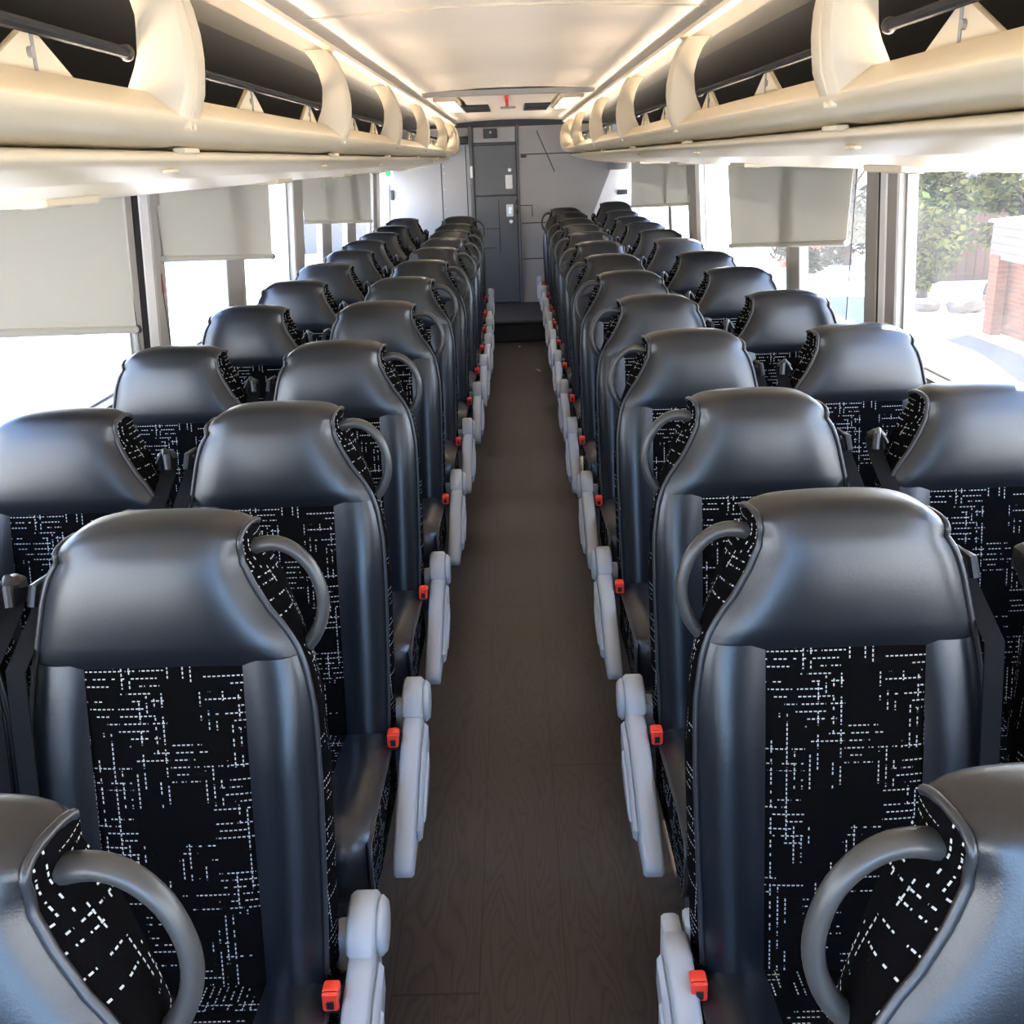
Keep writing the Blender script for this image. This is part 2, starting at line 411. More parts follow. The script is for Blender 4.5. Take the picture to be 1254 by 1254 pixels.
for pts in ([(-.737, Z(.30)), (-.737, Z(-.066)), (-.740, Z(-.85))], [(.105, Z(.044)), (.70, Z(.044))], [(.10, Z(-.655)), (.62, Z(-.655))], [(.10, Z(-1.03)), (.62, Z(-1.03))],
            [(.063, Z(-.473)), (.217, Z(-.473)), (.217, Z(-.588))], [(.283, Z(.274)), (.463, Z(-.138))], [(.085, Z(.34)), (.085, .2)], [(-.47, Z(.15)), (-.47, .2)]):
    b = MB(); b.tube([(p[0], YB - .001, p[1]) for p in pts], .005, 6); rear(b).build('panel_seam', 'seam', e_)
b = MB(); b.box(-1.36, 1.36, YB - .02, YB, Z(.325), Z(.40)); rear(b).build('top_trim', 'seam', e_)
b = MB(); b.rbox(-.66, -.44, YB - .06, YB, Z(.16), Z(.24)); rear(b).build('vent_slot', 'seam', e_)
b = MB(); b.rbox(-1.285, -1.255, YB - .03, YB, Z(-.37), Z(-.27)); rear(b).build('latch', 'black', e_)
b = MB(); b.rbox(.11, .17, YB - .02, YB, Z(.012), Z(.036)); rear(b).build('clip', 'black', e_)
for zz in (-.05, -.12, -.28, -.48):
    b = MB(); b.cyl((-.71, Z(zz)), 'y', .008, YB - .006, YB, 10); rear(b).build('screw', 'metal', e_)

# lavatory door
d = empty('door_1', (-.175, YB, 0)); struct(d, 'dark grey lavatory door in the rear bulkhead behind the step', 'door')
def dl(bm): bm.v = [(x + .175, y - YB, z) for x, y, z in bm.v]; return bm
b = MB(); b.box(-.396, .067, YB - .012, YB, .205, Z(.33)); dl(b).build('door_gap', 'seam', d, smooth=0)
b = MB(); b.rbox(-.385, .060, YB - .025, YB, .215, Z(-.365), .006); dl(b).build('lower_leaf', 'doorgrey', d)
b = MB(); b.rbox(-.385, .060, YB - .025, YB, Z(-.357), Z(.148), .006); dl(b).build('upper_leaf', 'doorgrey', d)
b = MB(); b.rbox(-.435, -.395, YB - .035, YB, .2, Z(.34), .006); b.rbox(.066, .092, YB - .035, YB, .2, Z(.34), .006); b.rbox(-.395, .066, YB - .03, YB, Z(.152), Z(.165), .003); dl(b).build('door_frame', 'doorgrey', d)
b = MB(); b.rbox(-.385, .060, YB - .02, YB, Z(.172), Z(.325), .006); dl(b).build('header_panel', 'wallgrey', d)
b = MB(); b.rbox(-.272, -.13, YB - .045, YB - .015, Z(.215), Z(.308)); hb = dl(b).build('sensor_box', 'black', d)
b = MB(); b.ball((-.20, YB - .047, Z(.272)), .012); dl(b).build('sensor_lens', 'white', hb)
b = MB(); b.rbox(-.06, .016, YB - .032, YB - .022, Z(-.297), Z(-.154)); dl(b).build('notice_plate', 'white', d)
b = MB(); b.rbox(-.06, .016, YB - .04, YB - .022, Z(-.581), Z(-.453)); lk = dl(b).build('lock_plate', 'white', d)
b = MB(); b.rbox(-.04, -.004, YB - .046, YB - .038, Z(-.56), Z(-.475)); dl(b).build('lock_slot', 'metal', lk)
for zz in (-.106, -.631):
    b = MB(); b.cyl((-.012, Z(zz)), 'y', .02, YB - .05, YB - .022, 16, .004); dl(b).build('door_knob', 'metal', d)
for zz in (-.44, -.53):
    b = MB(); b.rbox(.04, .075, YB - .05, YB - .02, Z(zz) - .02, Z(zz) + .02); dl(b).build('hinge', 'black', d)
for pts in ([(-.37, Z(-.70)), (-.14, Z(-.70))], [(-.14, Z(-.40)), (-.14, Z(-.70)), (-.14, Z(-.95))], [(-.37, Z(-.90)), (-.2, Z(-.90))]):
    b = MB(); b.tube([(p[0], YB - .026, p[1]) for p in pts], .004, 6); dl(b).build('door_groove', 'seam', d)
b = MB(); b.rbox(-.428, -.402, YB - .045, YB - .03, Z(-.175), Z(-.055)); dl(b).build('white_strip', 'white', d)

# windows: one entry per pane bay (y0, y1, mullion list)
def window(idx, s, y0, y1, mulls, label):
    e_ = empty('window_%d' % idx, (s * XW, y0, ZS)); struct(e_, label, 'window')
    def lo(bm): bm.v = [(x - s * XW - s * .06 * (z - ZS), y - y0, z - ZS) for x, y, z in bm.v]; return bm
    b = MB(); b.box(*sorted((s * (XW + .03), s * (XW + .034))), y0, y1, ZS, ZT); lo(b).build('pane', 'glass', e_, smooth=0)
    b = MB(); xx = sorted((s * (XW + .015), s * (XW + .05)))
    b.box(*xx, y0, y1, ZS, ZS + .02); b.box(*xx, y0, y1, ZT - .02, ZT); b.box(*xx, y0, y0 + .015, ZS + .02, ZT - .02); b.box(*xx, y1 - .015, y1, ZS + .02, ZT - .02)
    lo(b).build('rubber_seal', 'post', e_, smooth=0)
    for (a, c) in mulls:
        b = MB(); b.rbox(*sorted((s * (XW + .012), s * (XW + .055))), a, c - .07 if c - a > .15 else c, ZS + .01, ZT - .01, .004); m_ = lo(b).build('mullion', 'post', e_)
        if c - a > .15:
            b = MB(); b.rbox(*sorted((s * (XW + .010), s * (XW + .055))), c - .07, c, ZS + .01, ZT - .01, .004); lo(b).build('mullion_seal', 'post', m_)
WL = [(YF, 3.50, [(1.2, 1.4)]), (3.84, 6.14, [(4.76, 5.08)]), (6.44, 9.80, [(7.26, 7.62), (8.40, 8.84)]), (10.32, YB, [])]
WR = [(YF, 3.50, [(1.0, 1.2)]), (3.80, 7.18, [(4.80, 5.03)]), (7.68, YB, [(8.74, 8.90)])]
nm = ['foremost left coach window half covered by a blind', 'second left coach window behind the front post', 'long third left coach window toward the rear', 'narrow bright left window at the rear bulkhead']
for i, (a, c, m_) in enumerate(WL): window(i + 1, -1, a, c, m_, nm[i])
nm = ['foremost right coach window showing the brick garage', 'second right coach window behind its large blind', 'rearmost right coach window behind the small blind']
for i, (a, c, m_) in enumerate(WR): window(i + 5, 1, a, c, m_, nm[i])

# posts between the windows
def post(idx, s, strips, label):
    y0 = strips[0][0]; e_ = empty('trim_%d' % idx, (s * XW, y0, ZS)); struct(e_, label, 'window post')
    for a, c, dx, mat, nme in strips:
        b = MB(); b.rbox(*sorted((s * (XW - dx), s * (XW + .028))), a, c, ZS + .012, Z(.05), .006)
        b.v = [(x - s * XW - s * .06 * (z - ZS), y - y0, z - ZS) for x, y, z in b.v]; b.build(nme, mat, e_)
post(2, -1, [(3.50, 3.57, .002, 'post', 'blind_channel'), (3.57, 3.63, .004, 'rubber', 'dark_strip'), (3.63, 3.72, .006, 'postlight', 'white_strip'), (3.72, 3.84, .010, 'post', 'grey_post')], 'left window post behind the foremost blind')
post(3, -1, [(6.14, 6.24, .025, 'post', 'grey_post'), (6.24, 6.44, .02, 'post', 'grey_post')], 'left window post between the second and third blinds')
post(4, -1, [(9.80, 10.05, .02, 'post', 'grey_post'), (10.05, 10.32, .012, 'postlight', 'white_strip')], 'rearmost left window post beside the small green sign')
post(5, 1, [(3.50, 3.60, .012, 'post', 'grey_post'), (3.60, 3.665, .014, 'postlight', 'white_strip'), (3.665, 3.675, .016, 'rubber', 'dark_strip'), (3.675, 3.80, .018, 'post', 'grey_post')], 'right window post beside the view of the trees')
post(6, 1, [(7.18, 7.34, .02, 'postlight', 'white_strip'), (7.34, 7.68, .02, 'post', 'grey_post')], 'right window post between the two right blinds')

# small release handle on left post
b = MB(); b.rbox(-XW + .012, -XW + .032, 3.775, 3.80, Z(-.425), Z(-.345), .006)
o = b.build('release_handle', 'dullred'); tag(o, 'small red window release handle on the left window post', 'release handle')
o = empty('exit_sign', (-1.255, 11.0, Z(-.13)))
b = MB(); b.rbox(-.055, .055, -.004, .004, -.075, .075, .002); b.build('sign_plate', 'white', o)
b = MB(); b.cyl((0, .035), 'y', .030, -.008, -.0042, 20); b.build('green_mark', 'green', o)
tag(o, 'small white sign with green mark in the rear left window', 'sign')

# ------------------------------------------------------------------ luggage racks
AIS = [(.082, .527), (.12, .513), (.17, .507), (.21, .508), (.25, .515), (.30, .532), (.345, .560)]
BCK = [(.082, .640), (.117, .610), (.17, .584), (.23, .578), (.27, .587), (.31, .605), (.345, .632)]
RIBS = [1.87, 3.55, 5.2, 6.95, 8.9, 10.45, 11.0]
YE = 11.05
def rack(s):
    side = 'left' if s < 0 else 'right'
    e_ = empty('luggage_rack', (0, YF + .02, Z(0)))
    tag(e_, 'cream open overhead luggage rack with curved ribs along the %s windows' % side, 'luggage rack', 'overhead luggage racks')
    y0 = YF + .02; L = YE - y0
    def bl(bm, name, mat, par=e_, smooth=35):
        return bm.build(name, mat, par, mirror=s, smooth=smooth)
    def sheet(prof, name, mat, th=.008, L_=L, smooth=35, flipth=1):
        # extrude an open profile with thickness (profile turns away from the aisle)
        out = []
        for i, p in enumerate(prof):
            a = prof[max(0, i - 1)]; c = prof[min(len(prof) - 1, i + 1)]
            t = Vector((c[0] - a[0], c[1] - a[1])).normalized(); nn = Vector((-t.y, t.x)) * th * flipth
            out.append((p[0] + nn.x, p[1] + nn.y))
        bm = MB(); poly = list(prof) + out[::-1]
        ys = [0, L_]
        rows = [[(q[0], y, q[1]) for q in poly] for y in ys]
        bm.grid(rows, closed_u=True); n = len(poly); k = len(prof)
        for yi in (0, 1):
            for i in range(k - 1):
                bm.f.append((yi * n + i, yi * n + i + 1, yi * n + n - 2 - i, yi * n + n - 1 - i))
        return bl(bm, name, mat, e_, smooth)
    # lip + fascia with a rounded nose, curving under to the groove
    sheet([(.600, .100), (.588, .119), (.583, .1225), (.577, .1215), (.536, .0915), (.530, .088), (.527, .083), (.529, .0775), (.536, .070), (.555, .059), (.590, .048), (.640, .0415), (.710, .038)], 'fascia', 'cream', .006, smooth=50)
    sheet([(.710, .0405), (.630, .0345), (.619, .0330), (.6145, .0290), (.6135, .0215), (.6165, .0165), (.640, .007), (.690, -.0135), (.702, -.0165)], 'ledge', 'creamedge', .005, smooth=50)
    sheet([(.700, -.0155), (.760, -.0245), (.830, -.0375), (.910, -.050), (.985, -.0575), (1.08, -.062), (1.18, -.0655), (1.235, -.066)], 'service_panel', 'creamedge', .005, smooth=60)
    sheet([(.595, .100), (.80, .098), (1.28, .105)], 'shelf', 'rackdark', .006)
    sheet([(1.285, .10), (1.265, .19), (1.18, .26), (1.02, .315), (.735, .346)], 'back_liner', 'rackdark', .006, flipth=-1, smooth=60)
    sheet([(.750, .343), (.70, .344), (.63, .345)], 'upper_liner', 'racklight', .006, flipth=-1)
    bm = MB(); bm.rbox(.562, .640, 0, L, .339, .348, .002); bl(bm, 'header_beam', 'tan')
    bm = MB(); bm.prism([(.535, .338), (.56, .338), (.58, .342), (.56, .345), (.543, .351), (.535, .351)], 'y', 0, L); bl(bm, 'ceiling_trim', 'creamedge')
    zs = [.082 + (.345 - .082) * i / 14 for i in range(15)]
    for y1 in RIBS:
        wdt = .112; a = y1 - wdt - y0; c = y1 - y0
        bm = MB(); rows = []
        for z in zs:
            xa, xb = tab(AIS, z), tab(BCK, z); m_ = (a + c) / 2
            rows.append([(xb, a, z), (xa + .004, a, z), (xa, a + .004, z), (xa, m_ - .006, z), (xa + .004, m_ - .003, z), (xa + .004, m_ + .003, z), (xa, m_ + .006, z), (xa, c - .004, z), (xa + .004, c, z), (xb, c, z)])
        bm.grid(rows, closed_u=True); n = 10
        bm.f.append(tuple(range(n))); bm.f.append(tuple(len(bm.v) - n + i for i in range(n)))
        rb = bl(bm, 'rib', 'ribcream', e_, 50)
        # mounting marks under each rib on fascia
        bm = MB(); bm.cyl((c - .055, .072), 'x', .009, .530, .541, 10); bm.cyl((c - .02, .070), 'x', .006, .532, .541, 10); bl(bm, 'screw_cap', 'cream', rb)
    yr = [y0] + RIBS
    for k in range(len(RIBS)):
        ya, yb = (yr[k] if k else .2) - y0, RIBS[k] - .112 - y0
        if yb - ya < .3: continue
        bm = MB(); bm.tube([(.598, ya, .178), (.598, yb, .178)], .009, 10); rl = bl(bm, 'rail', 'rubber')
        bm = MB(); bm.ball((.598, yb - .004, .178), .013); bl(bm, 'rail_end', 'black', rl)
    for yc in (1.44, 2.62, 3.36, 4.3, 4.95, 6.0, 6.7, 7.8, 8.6):
        if yc < 2: yc += 0.07 * (s > 0)
        bm = MB(); y_ = yc - y0
        bm.prism([(y_ - .19, .098), (y_ + .19, .098), (y_ + .02, .178), (y_ - .02, .178)], 'x', .612, .622, .002); br = bl(bm, 'triangular_bracket', 'cream')
        bm = MB(); bm.tube([(.611, y_, .125), (.611, y_, .176)], .003, 6); bm.cyl((y_ - .012, .150), 'x', .007, .606, .613, 8); bl(bm, 'bracket_clip', 'post', br)
    # reading-light / speaker units on the service panel
    for yc in (2.1 if s < 0 else 2.5, 4.1, 5.7, 7.3, 8.9):
        y_ = yc - y0
        bm = MB(); bm.rbox(.86, .97, y_ - .13, y_ + .13, -.0575, -.036, .003); su = bl(bm, 'reading_light_unit', 'creamedge')
        for q in (-.06, .06):
            bm = MB(); bm.cyl((.915, y_ + q), 'z', .022, -.0615, -.056, 14, .002); bl(bm, 'air_nozzle', 'post', su)
    # access joints on fascia and ledge
    for yc in (2.05, 3.75, 5.4, 7.1, 9.0):
        y_ = yc - y0
        bm = MB(); bm.rbox(.600, .625, y_ - .045, y_ + .045, .030, .040, .002); bl(bm, 'groove_clip', 'cream')
        bm = MB(); bm.rbox(.640, .655, y_ - .03, y_ + .03, -.004, .004, .002); bl(bm, 'ledge_clip', 'cream')
    return e_
rack(-1); rack(1)

for s in (-1, 1):  # hidden strips added to light the ceiling and racks, not a coach fitting
    b = MB(); b.rbox(*sorted((s * .634, s * .666)), YF + .3, YE - .1, Z(.1065), Z(.1125), .001)
    o = b.build('rack_light_strip', 'cove'); tag(o, 'slim warm light strip lying behind the lip of the %s luggage rack' % ('left' if s < 0 else 'right'), 'light strip', 'rack light strips')
# roof hatch and lamps near the rear of the ceiling
h = empty('roof_hatch', (0, 7.1, Z(.366))); tag(h, 'roof escape hatch panel with two dark vents in the rear ceiling', 'roof hatch')
b = MB(); b.rbox(-.50, .50, -.74, -.68, -.012, .02, .004); b.build('front_frame', 'post', h)
b = MB(); b.prism([(-.68, .0), (.35, -.006), (1.45, -.008), (1.45, .02), (-.68, .02)], 'x', -.29, .29, .003); b.build('hatch_panel', 'ceil', h)
for x0, x1 in ((-.33, -.14), (.11, .29)):
    b = MB(); b.rbox(x0, x1, .42, 1.36, -.016, -.004, .003); v_ = b.build('vent_slot', 'black', h)
    b = MB()
    for i in range(4): b.box(x0 + .01, x1 - .01, .55 + i * .2, .57 + i * .2, -.019, -.014)
    b.build('vent_louvre', 'seam', v_)
b = MB(); b.rbox(-.06, .05, .80, .95, -.016, -.006, .003); b.build('latch_plate', 'post', h)
b = MB(); b.rbox(-.022, -.002, -.55, .28, -.03, -.006, .003); b.build('release_handle', 'red', h)
for s in (-1, 1):
    l = empty('ceiling_light', (s * .40, 7.5, Z(.366))); tag(l, 'glowing ceiling light panel %s of the roof hatch' % ('left' if s < 0 else 'right'), 'ceiling light', 'rear ceiling lights')
    b = MB(); b.rbox(-.075, .075, -.60, .80, -.012, .02, .004); b.build('light_frame', 'creamedge', l)
    b = MB(); b.rbox(-.055, .055, -.52, .70, -.018, -.010, .003); b.build('diffuser', 'lamp', l)

# ------------------------------------------------------------------ roller blinds
def blind(s, quad, label, reveal=False):
    # quad: (y, z) top-front, top-rear, bottom-rear, bottom-front relative to the eye height
    X = 1.268
    (ya, za), (yb, zb), (yc, zc), (yd, zd) = quad
    yo = (ya + yb) / 2
    e_ = empty('roller_blind', (s * X, yo, Z(-.10))); tag(e_, label, 'blind', 'roller blinds')
    rows = []
    for i in range(9):
        t = i / 8
        rows.append([(.006 * math.sin(PI * j / 10) * math.sin(PI * t), lerp(lerp(ya, yb, j / 10), lerp(yd, yc, j / 10), t) - yo, lerp(lerp(za, zb, j / 10), lerp(zd, zc, j / 10), t) + .10) for j in range(11)])
    b = MB(); b.grid(rows); b.grid([[(x + .003, y, z) for x, y, z in r_] for r_ in rows], flip=True)
    n = len(rows); m_ = 11
    b.build('blind_cloth', 'blind', e_, mirror=-s, fixn=False)
    p0 = Vector((0, yd - yo, zd + .10)); p1 = Vector((0, yc - yo, zc + .10))
    b = MB(); b.tube([p0, p1], .012, 10); hb = b.build('hem_bar', 'blind', e_, mirror=-s)
    b = MB(); dv = (p1 - p0).normalized(); b.tube([p1, p1 + dv * .02], .016, 8); b.build('end_cap', 'black', hb, mirror=-s)
    b = MB(); b.tube([(0, ya - yo, .06), (0, yb - yo, .06)], .02, 12); b.build('roller_tube', 'post', e_, mirror=-s)
    for yy in (yd - .02, yc + .05):
        b = MB(); b.tube([(-.012, yy - yo, .05), (-.012, yy - yo, -.56)], .0018, 6); b.build('guide_wire', 'rubber', e_, mirror=-s)
blind(-1, [(1.9, -.04), (3.47, -.04), (3.42, -.495), (1.9, -.273)], 'large grey roller blind over the foremost left window')
blind(-1, [(3.80, -.04), (5.60, -.04), (5.50, -.440), (3.80, -.300)], 'grey roller blind half down in the second left window')
blind(-1, [(6.40, -.04), (9.66, -.04), (9.50, -.484), (6.48, -.322)], 'grey roller blind in the third left window before the rear')
blind(1, [(3.98, -.04), (6.30, -.04), (6.10, -.517), (4.00, -.342)], 'large grey roller blind in the right window beside the trees')
blind(1, [(7.50, -.04), (11.3, -.04), (11.3, -.520), (7.57, -.343)], 'smaller grey roller blind in the rearmost right window')

# ------------------------------------------------------------------ coach seats
CZ = 1.18                    # crown height of a seat above its footing
WFP = [(0, .126), (.05, .130), (.085, .142), (.13, .167), (.16, .190), (.19, .206), (.23, .220), (.30, .229), (.42, .229), (.60, .224), (.75, .218)]
WFM = [(0, .138), (.035, .158), (.107, .182), (.187, .200), (.23, .210), (.30, .222), (.42, .227), (.60, .224), (.75, .218)]
def wfront(h, q): return tab(WFP if q > 0 else WFM, h)
WBK = [(0, .125), (.035, .146), (.107, .178), (.19, .203), (.25, .216), (.40, .228), (.75, .222)]
def yf(h): return -.05 - .17 * h
def thick(h): return .112 + .02 * min(1, max(0, h) / .4)
def yb(h): return yf(h) + thick(h)
HS = .207
def head_path():
    P = []
    for i in range(10):
        h_ = lerp(HS + .004, .03, i / 9); P.append((yf(h_), h_, (wfront(h_, 1), wfront(h_, -1)), 0))
    y0, y1 = yf(.03), yb(.03)
    for i in range(1, 12):
        a = PI * i / 12; c_ = math.cos(a); t = (1 - math.copysign(abs(c_) ** .7, c_)) / 2
        P.append((lerp(y0, y1, t), .03 - .044 * math.sin(a) ** .62, tuple(lerp(wfront(.03, q), tab(WBK, .03), t) for q in (1, -1)), math.sin(a)))
    for i in range(10):
        h_ = lerp(.03, HS + .004, i / 9); P.append((yb(h_), h_, (tab(WBK, h_),) * 2, 0))
    return P
HP = head_path(); NHP = len(HP)
def head_pt(i, uu):
    y, h_, w_, cr = HP[i]
    mid = (yf(max(h_, .03)) + yb(max(h_, .03))) / 2
    front = 1 if i < 10 else (-1 if i > NHP - 11 else 0)
    x = uu * (w_[0] if uu > 0 else w_[1])
    e = abs(uu)
    if front > 0:
        t = (HS - h_) / HS
        y -= .016 * (1 - e ** 3) * math.sin(PI * min(1, max(0, .12 + t * .8))) ** .8
        y += .018 * e ** 8
        if t < .08: y += .006 * (1 - t / .08) * (1 - e ** 4)
    elif front < 0:
        y -= .018 * e ** 8
    else:
        y = lerp(y, mid, .25 * e ** 8)
    # rounded top corners: the crown drops away at the sides
    k = max(0.0, (.075 - h_) / .09)
    h2 = h_ + (.012 if uu > 0 else .030) * e ** (8 if uu > 0 else 5) * min(1, k) + .009 * e ** 2 * min(1, k)
    return (x, y, CZ - h2)
def front_edge(h_, q=1): return (q * wfront(h_, q), yf(h_) + .018, CZ - h_)
def back_edge(h_): return (tab(WBK, h_), yb(h_) - .014, CZ - h_)

def build_seat(s, aisle):
    """s=+1: aisle towards +x (left bank). Returns the seat root."""
    root = empty('coach_seat')
    def P(bm, name, mat, par=None, smooth=40, uvoff=(0, 0)):
        return bm.build(name, mat, par or root, mirror=s, smooth=smooth, uvoff=uvoff)
    us = [-1 + 2 * i / 22 for i in range(23)]
    us = [math.copysign(abs(x) ** .85, x) for x in us]
    b = MB(); b.grid([[head_pt(i, x) for x in us] for i in range(NHP)]); P(b, 'headrest', 'leather', smooth=60)
    # fabric sides of the headrest and of the backrest
    for q in (-1, 1):
        b = MB(); rows = []
        for i in range(NHP // 2 + 1):
            a = Vector(head_pt(i, q)); c = Vector(head_pt(NHP - 1 - i, q))
            rows.append([tuple(a.lerp(c, t / 6) + Vector((q * .007 * math.sin(PI * t / 6), 0, 0))) for t in range(7)])
        rows = rows[::-1]
        for i in range(14):
            h_ = lerp(HS + .01, .76, i / 13); a = Vector(front_edge(h_, q)); c = Vector(back_edge(h_)); c.x *= q
            rows.append([tuple(a.lerp(c, t / 6) + Vector((q * .010 * math.sin(PI * t / 6), 0, 0))) for t in range(7)])
        b.grid(rows, flip=(q > 0)); P(b, 'side_panel', 'fabric', smooth=60, uvoff=(.31 * q, .135))
        path = [Vector(head_pt(i, q)) + Vector((q * .002, 0, 0)) for i in range(NHP // 2 + 4)]
        low = [Vector((front_edge(h_, q)[0] + q * .001, front_edge(h_)[1] - .001, front_edge(h_)[2])) for h_ in [lerp(.745, HS + .02, i / 16) for i in range(17)]]
        b = MB(); b.tube(low + path, .0052, 7); P(b, 'piping', 'piping', smooth=60)
    # body: bolsters and centre panel
    HB = [lerp(HS - .004, .790, i / 18) for i in range(19)]
    def fade(h_): return .25 + .75 * min(1, max(0, (h_ - HS + .004) / .16)) ** .8
    def low(h_): return 1
    for q in (-1, 1):
        b = MB(); rows = []
        for h_ in HB:
            W = wfront(h_, q); row = []
            for j in range(13):
                t = j / 12; x = lerp(.124, W, t)
                y = yf(h_) + .004 - .021 * fade(h_) * (math.sin(PI * min(1, .08 + t * .92)) ** .75) + .0145 * t ** 6
                row.append((q * x, y, CZ - h_))
            rows.append(row)
        b.grid(rows, flip=(q < 0)); P(b, 'side_bolster', 'leather', smooth=60)
    b = MB(); rows = []
    for h_ in HB:
        rows.append([(x, yf(h_) + .002 - .006 * fade(h_) * (1 - (x / .128) ** 4), CZ - h_) for x in [-.128 + .256 * i / 12 for i in range(13)]])
    b.grid(rows); P(b, 'backrest_panel', 'fabric', smooth=60)
    # rear shell closing the backrest
    b = MB(); rows = []
    for h_ in [lerp(HS, .86, i / 12) for i in range(13)]:
        W = tab(WBK, h_); rows.append([(u_ * W, yb(h_) - .014 * abs(u_) ** 6 + .012 * (1 - u_ * u_), CZ - h_) for u_ in [-1 + i / 5 for i in range(11)]])
    b.grid(rows, flip=True); P(b, 'rear_shell', 'shell', smooth=60)
    # cushion
    PR = [(-.145, .435), (-.18, .450), (-.26, .457), (-.36, .464), (-.46, .472), (-.53, .474), (-.575, .466), (-.603, .447), (-.615, .42), (-.616, .385), (-.605, .34), (-.585, .318), (-.50, .312), (-.30, .308), (-.145, .305)]
    b = MB(); rows = []
    PR = [(y, z - (.020 if k < 8 else .035)) for k, (y, z) in enumerate(PR)]
    for k, (y, z) in enumerate(PR):
        row = []
        for j in range(17):
            uu = -1 + j / 8; e = abs(uu); top = 1 if k < 10 else 0
            bul = .013 * top * math.exp(-((e - .78) / .2) ** 2) - .016 * top * e ** 10
            yy = y + (.018 * e ** 8 if 5 < k < 12 else 0)
            zz = z + (bul if k < 7 else 0)
            if 6 <= k < 11: yy -= bul * .8
            row.append((uu * .228, yy, zz))
        rows.append(row)
    b.grid(rows)
    cu = P(b, 'cushion', 'leather', smooth=60)
    b = MB(); rows = []
    for k, (y, z) in enumerate(PR[:11]):
        n0 = Vector((0, -1, 0)) if k > 7 else Vector((0, 0, 1)); o_ = .004 if 0 < k < 10 else 0
        rows.append([(x, y + n0.y * o_, z + n0.z * o_) for x in [-.122 + .244 * i / 8 for i in range(9)]])
    b.grid(rows); P(b, 'cushion_panel', 'fabric', smooth=60, uvoff=(.1, .05))
    for q in (-1, 1):
        b = MB(); pts = [Vector((q * .228, y + (.018 if 5 < k < 12 else 0), z - (.016 if k < 7 else 0))) for k, (y, z) in enumerate(PR)]
        c = Vector((q * .236, -.36, .385)); b.add([c] + pts, [(0, i + 1, (i + 1) % len(pts) + 1) for i in range(len(pts))])
        P(b, 'cushion_side', 'fabric', smooth=60)
        b = MB(); b.tube([(q * .229, y, z) for _, y, z in [tuple(p) for p in pts[1:12]]], .005, 6); P(b, 'cushion_piping', 'piping', smooth=60)
    # steel under-frame and pedestal legs
    b = MB(); b.rbox(-.20, .20, -.52, -.47, .245, .30); b.rbox(-.20, .20, -.16, -.11, .245, .30); b.rbox(-.20, -.17, -.47, -.16, .25, .295); b.rbox(.17, .20, -.47, -.16, .25, .295)
    b.rbox(-.19, -.16, -.14, -.09, .28, .50); b.rbox(.16, .19, -.14, -.09, .28, .50)
    P(b, 'seat_frame', 'frame')
    b = MB(); lx = .15
    for q in (-1, 1):
        b = MB(); b.prism([(-.50, .250), (-.14, .250), (-.20, .03), (-.12, .0), (-.46, .0), (-.38, .03)][::-1] if False else [(-.46, .0), (-.12, .0), (-.20, .04), (-.14, .250), (-.50, .250), (-.38, .04)], 'x', q * lx - .018, q * lx + .018, .003); P(b, 'leg', 'frame')
    # shoulder belt on the side next to the seat-mate
    q = -1 if aisle else 1
    gx = q * .205
    b = MB(); b.rbox(gx - .018, gx + .018, .03, .075, CZ - .155, CZ - .105, .008)
    b.tube([(gx - q * .03, .05, CZ - .15), (gx + q * .006, .03, CZ - .10), (gx + q * .016, .005, CZ - .105), (gx + q * .020, -.005, CZ - .135)], .0085, 8)
    P(b, 'belt_guide', 'black')
    sxp = q * .2195
    pth = [(sxp, .03, CZ - .118), (sxp, .0, CZ - .15)] + [(sxp, yf(h_) - .024, CZ - h_) for h_ in (.20, .28, .38, .50, .62)] + [(sxp + q * .004, yf(.73) - .012, CZ - .74)]
    b = MB(); rows = []
    for (x, y, z) in pth:
        rows.append([(x - q * .017, y - .003, z), (x, y - .001, z), (x + q * .017, y + .006, z), (x + q * .017, y + .009, z), (x, y + .003, z), (x - q * .017, y + .001, z)])
    b.grid(rows, closed_u=True); P(b, 'shoulder_belt', 'belt', smooth=60)
    if aisle:
        # loop grab handle on the aisle side of the headrest
        hp = [(.125, .006, .052), (.152, .0, .042), (.180, -.005, .039), (.206, -.008, .050), (.229, -.010, .076), (.242, -.012, .110), (.245, -.014, .140), (.239, -.016, .170), (.225, -.018, .196), (.206, -.018, .216), (.188, -.016, .232)]
        pts = []
        for i in range(len(hp) - 1):
            p0, p1, p2, p3 = [Vector(hp[max(0, min(len(hp) - 1, i + d_))]) for d_ in (-1, 0, 1, 2)]
            for t in (0, .33, .66):
                pts.append(.5 * ((2 * p1) + (p2 - p0) * t + (2 * p0 - 5 * p1 + 4 * p2 - p3) * t * t + (-p0 + 3 * p1 - 3 * p2 + p3) * t ** 3))
        pts.append(Vector(hp[-1])); n = len(pts)
        rad = [.0142 - .0045 * math.sin(PI * min(1, i / (n - 1))) for i in range(n)]
        b = MB(); b.tube([(p.x, p.y, CZ - p.z) for p in pts], rad, 12, flat=1.25); gh = P(b, 'grab_handle', 'handle', smooth=60)
        # folded-down armrest with its hinge head
        ax = .277; hw = .0215
        e_ = empty('armrest'); e_.parent = root
        top = [(-.115, .462), (-.17, .455), (-.23, .440), (-.30, .412), (-.37, .378), (-.43, .345), (-.475, .318)]
        tip = [(-.497, .297), (-.500, .278), (-.485, .266)]
        bot = [(-.44, .268), (-.36, .272), (-.28, .285), (-.20, .310), (-.13, .350), (-.10, .40), (-.10, .44)]
        b = MB(); b.prism((top + tip + bot), 'x', ax - hw, ax + hw, .006); am = P(b, 'arm_pad', 'arm', e_, 50)
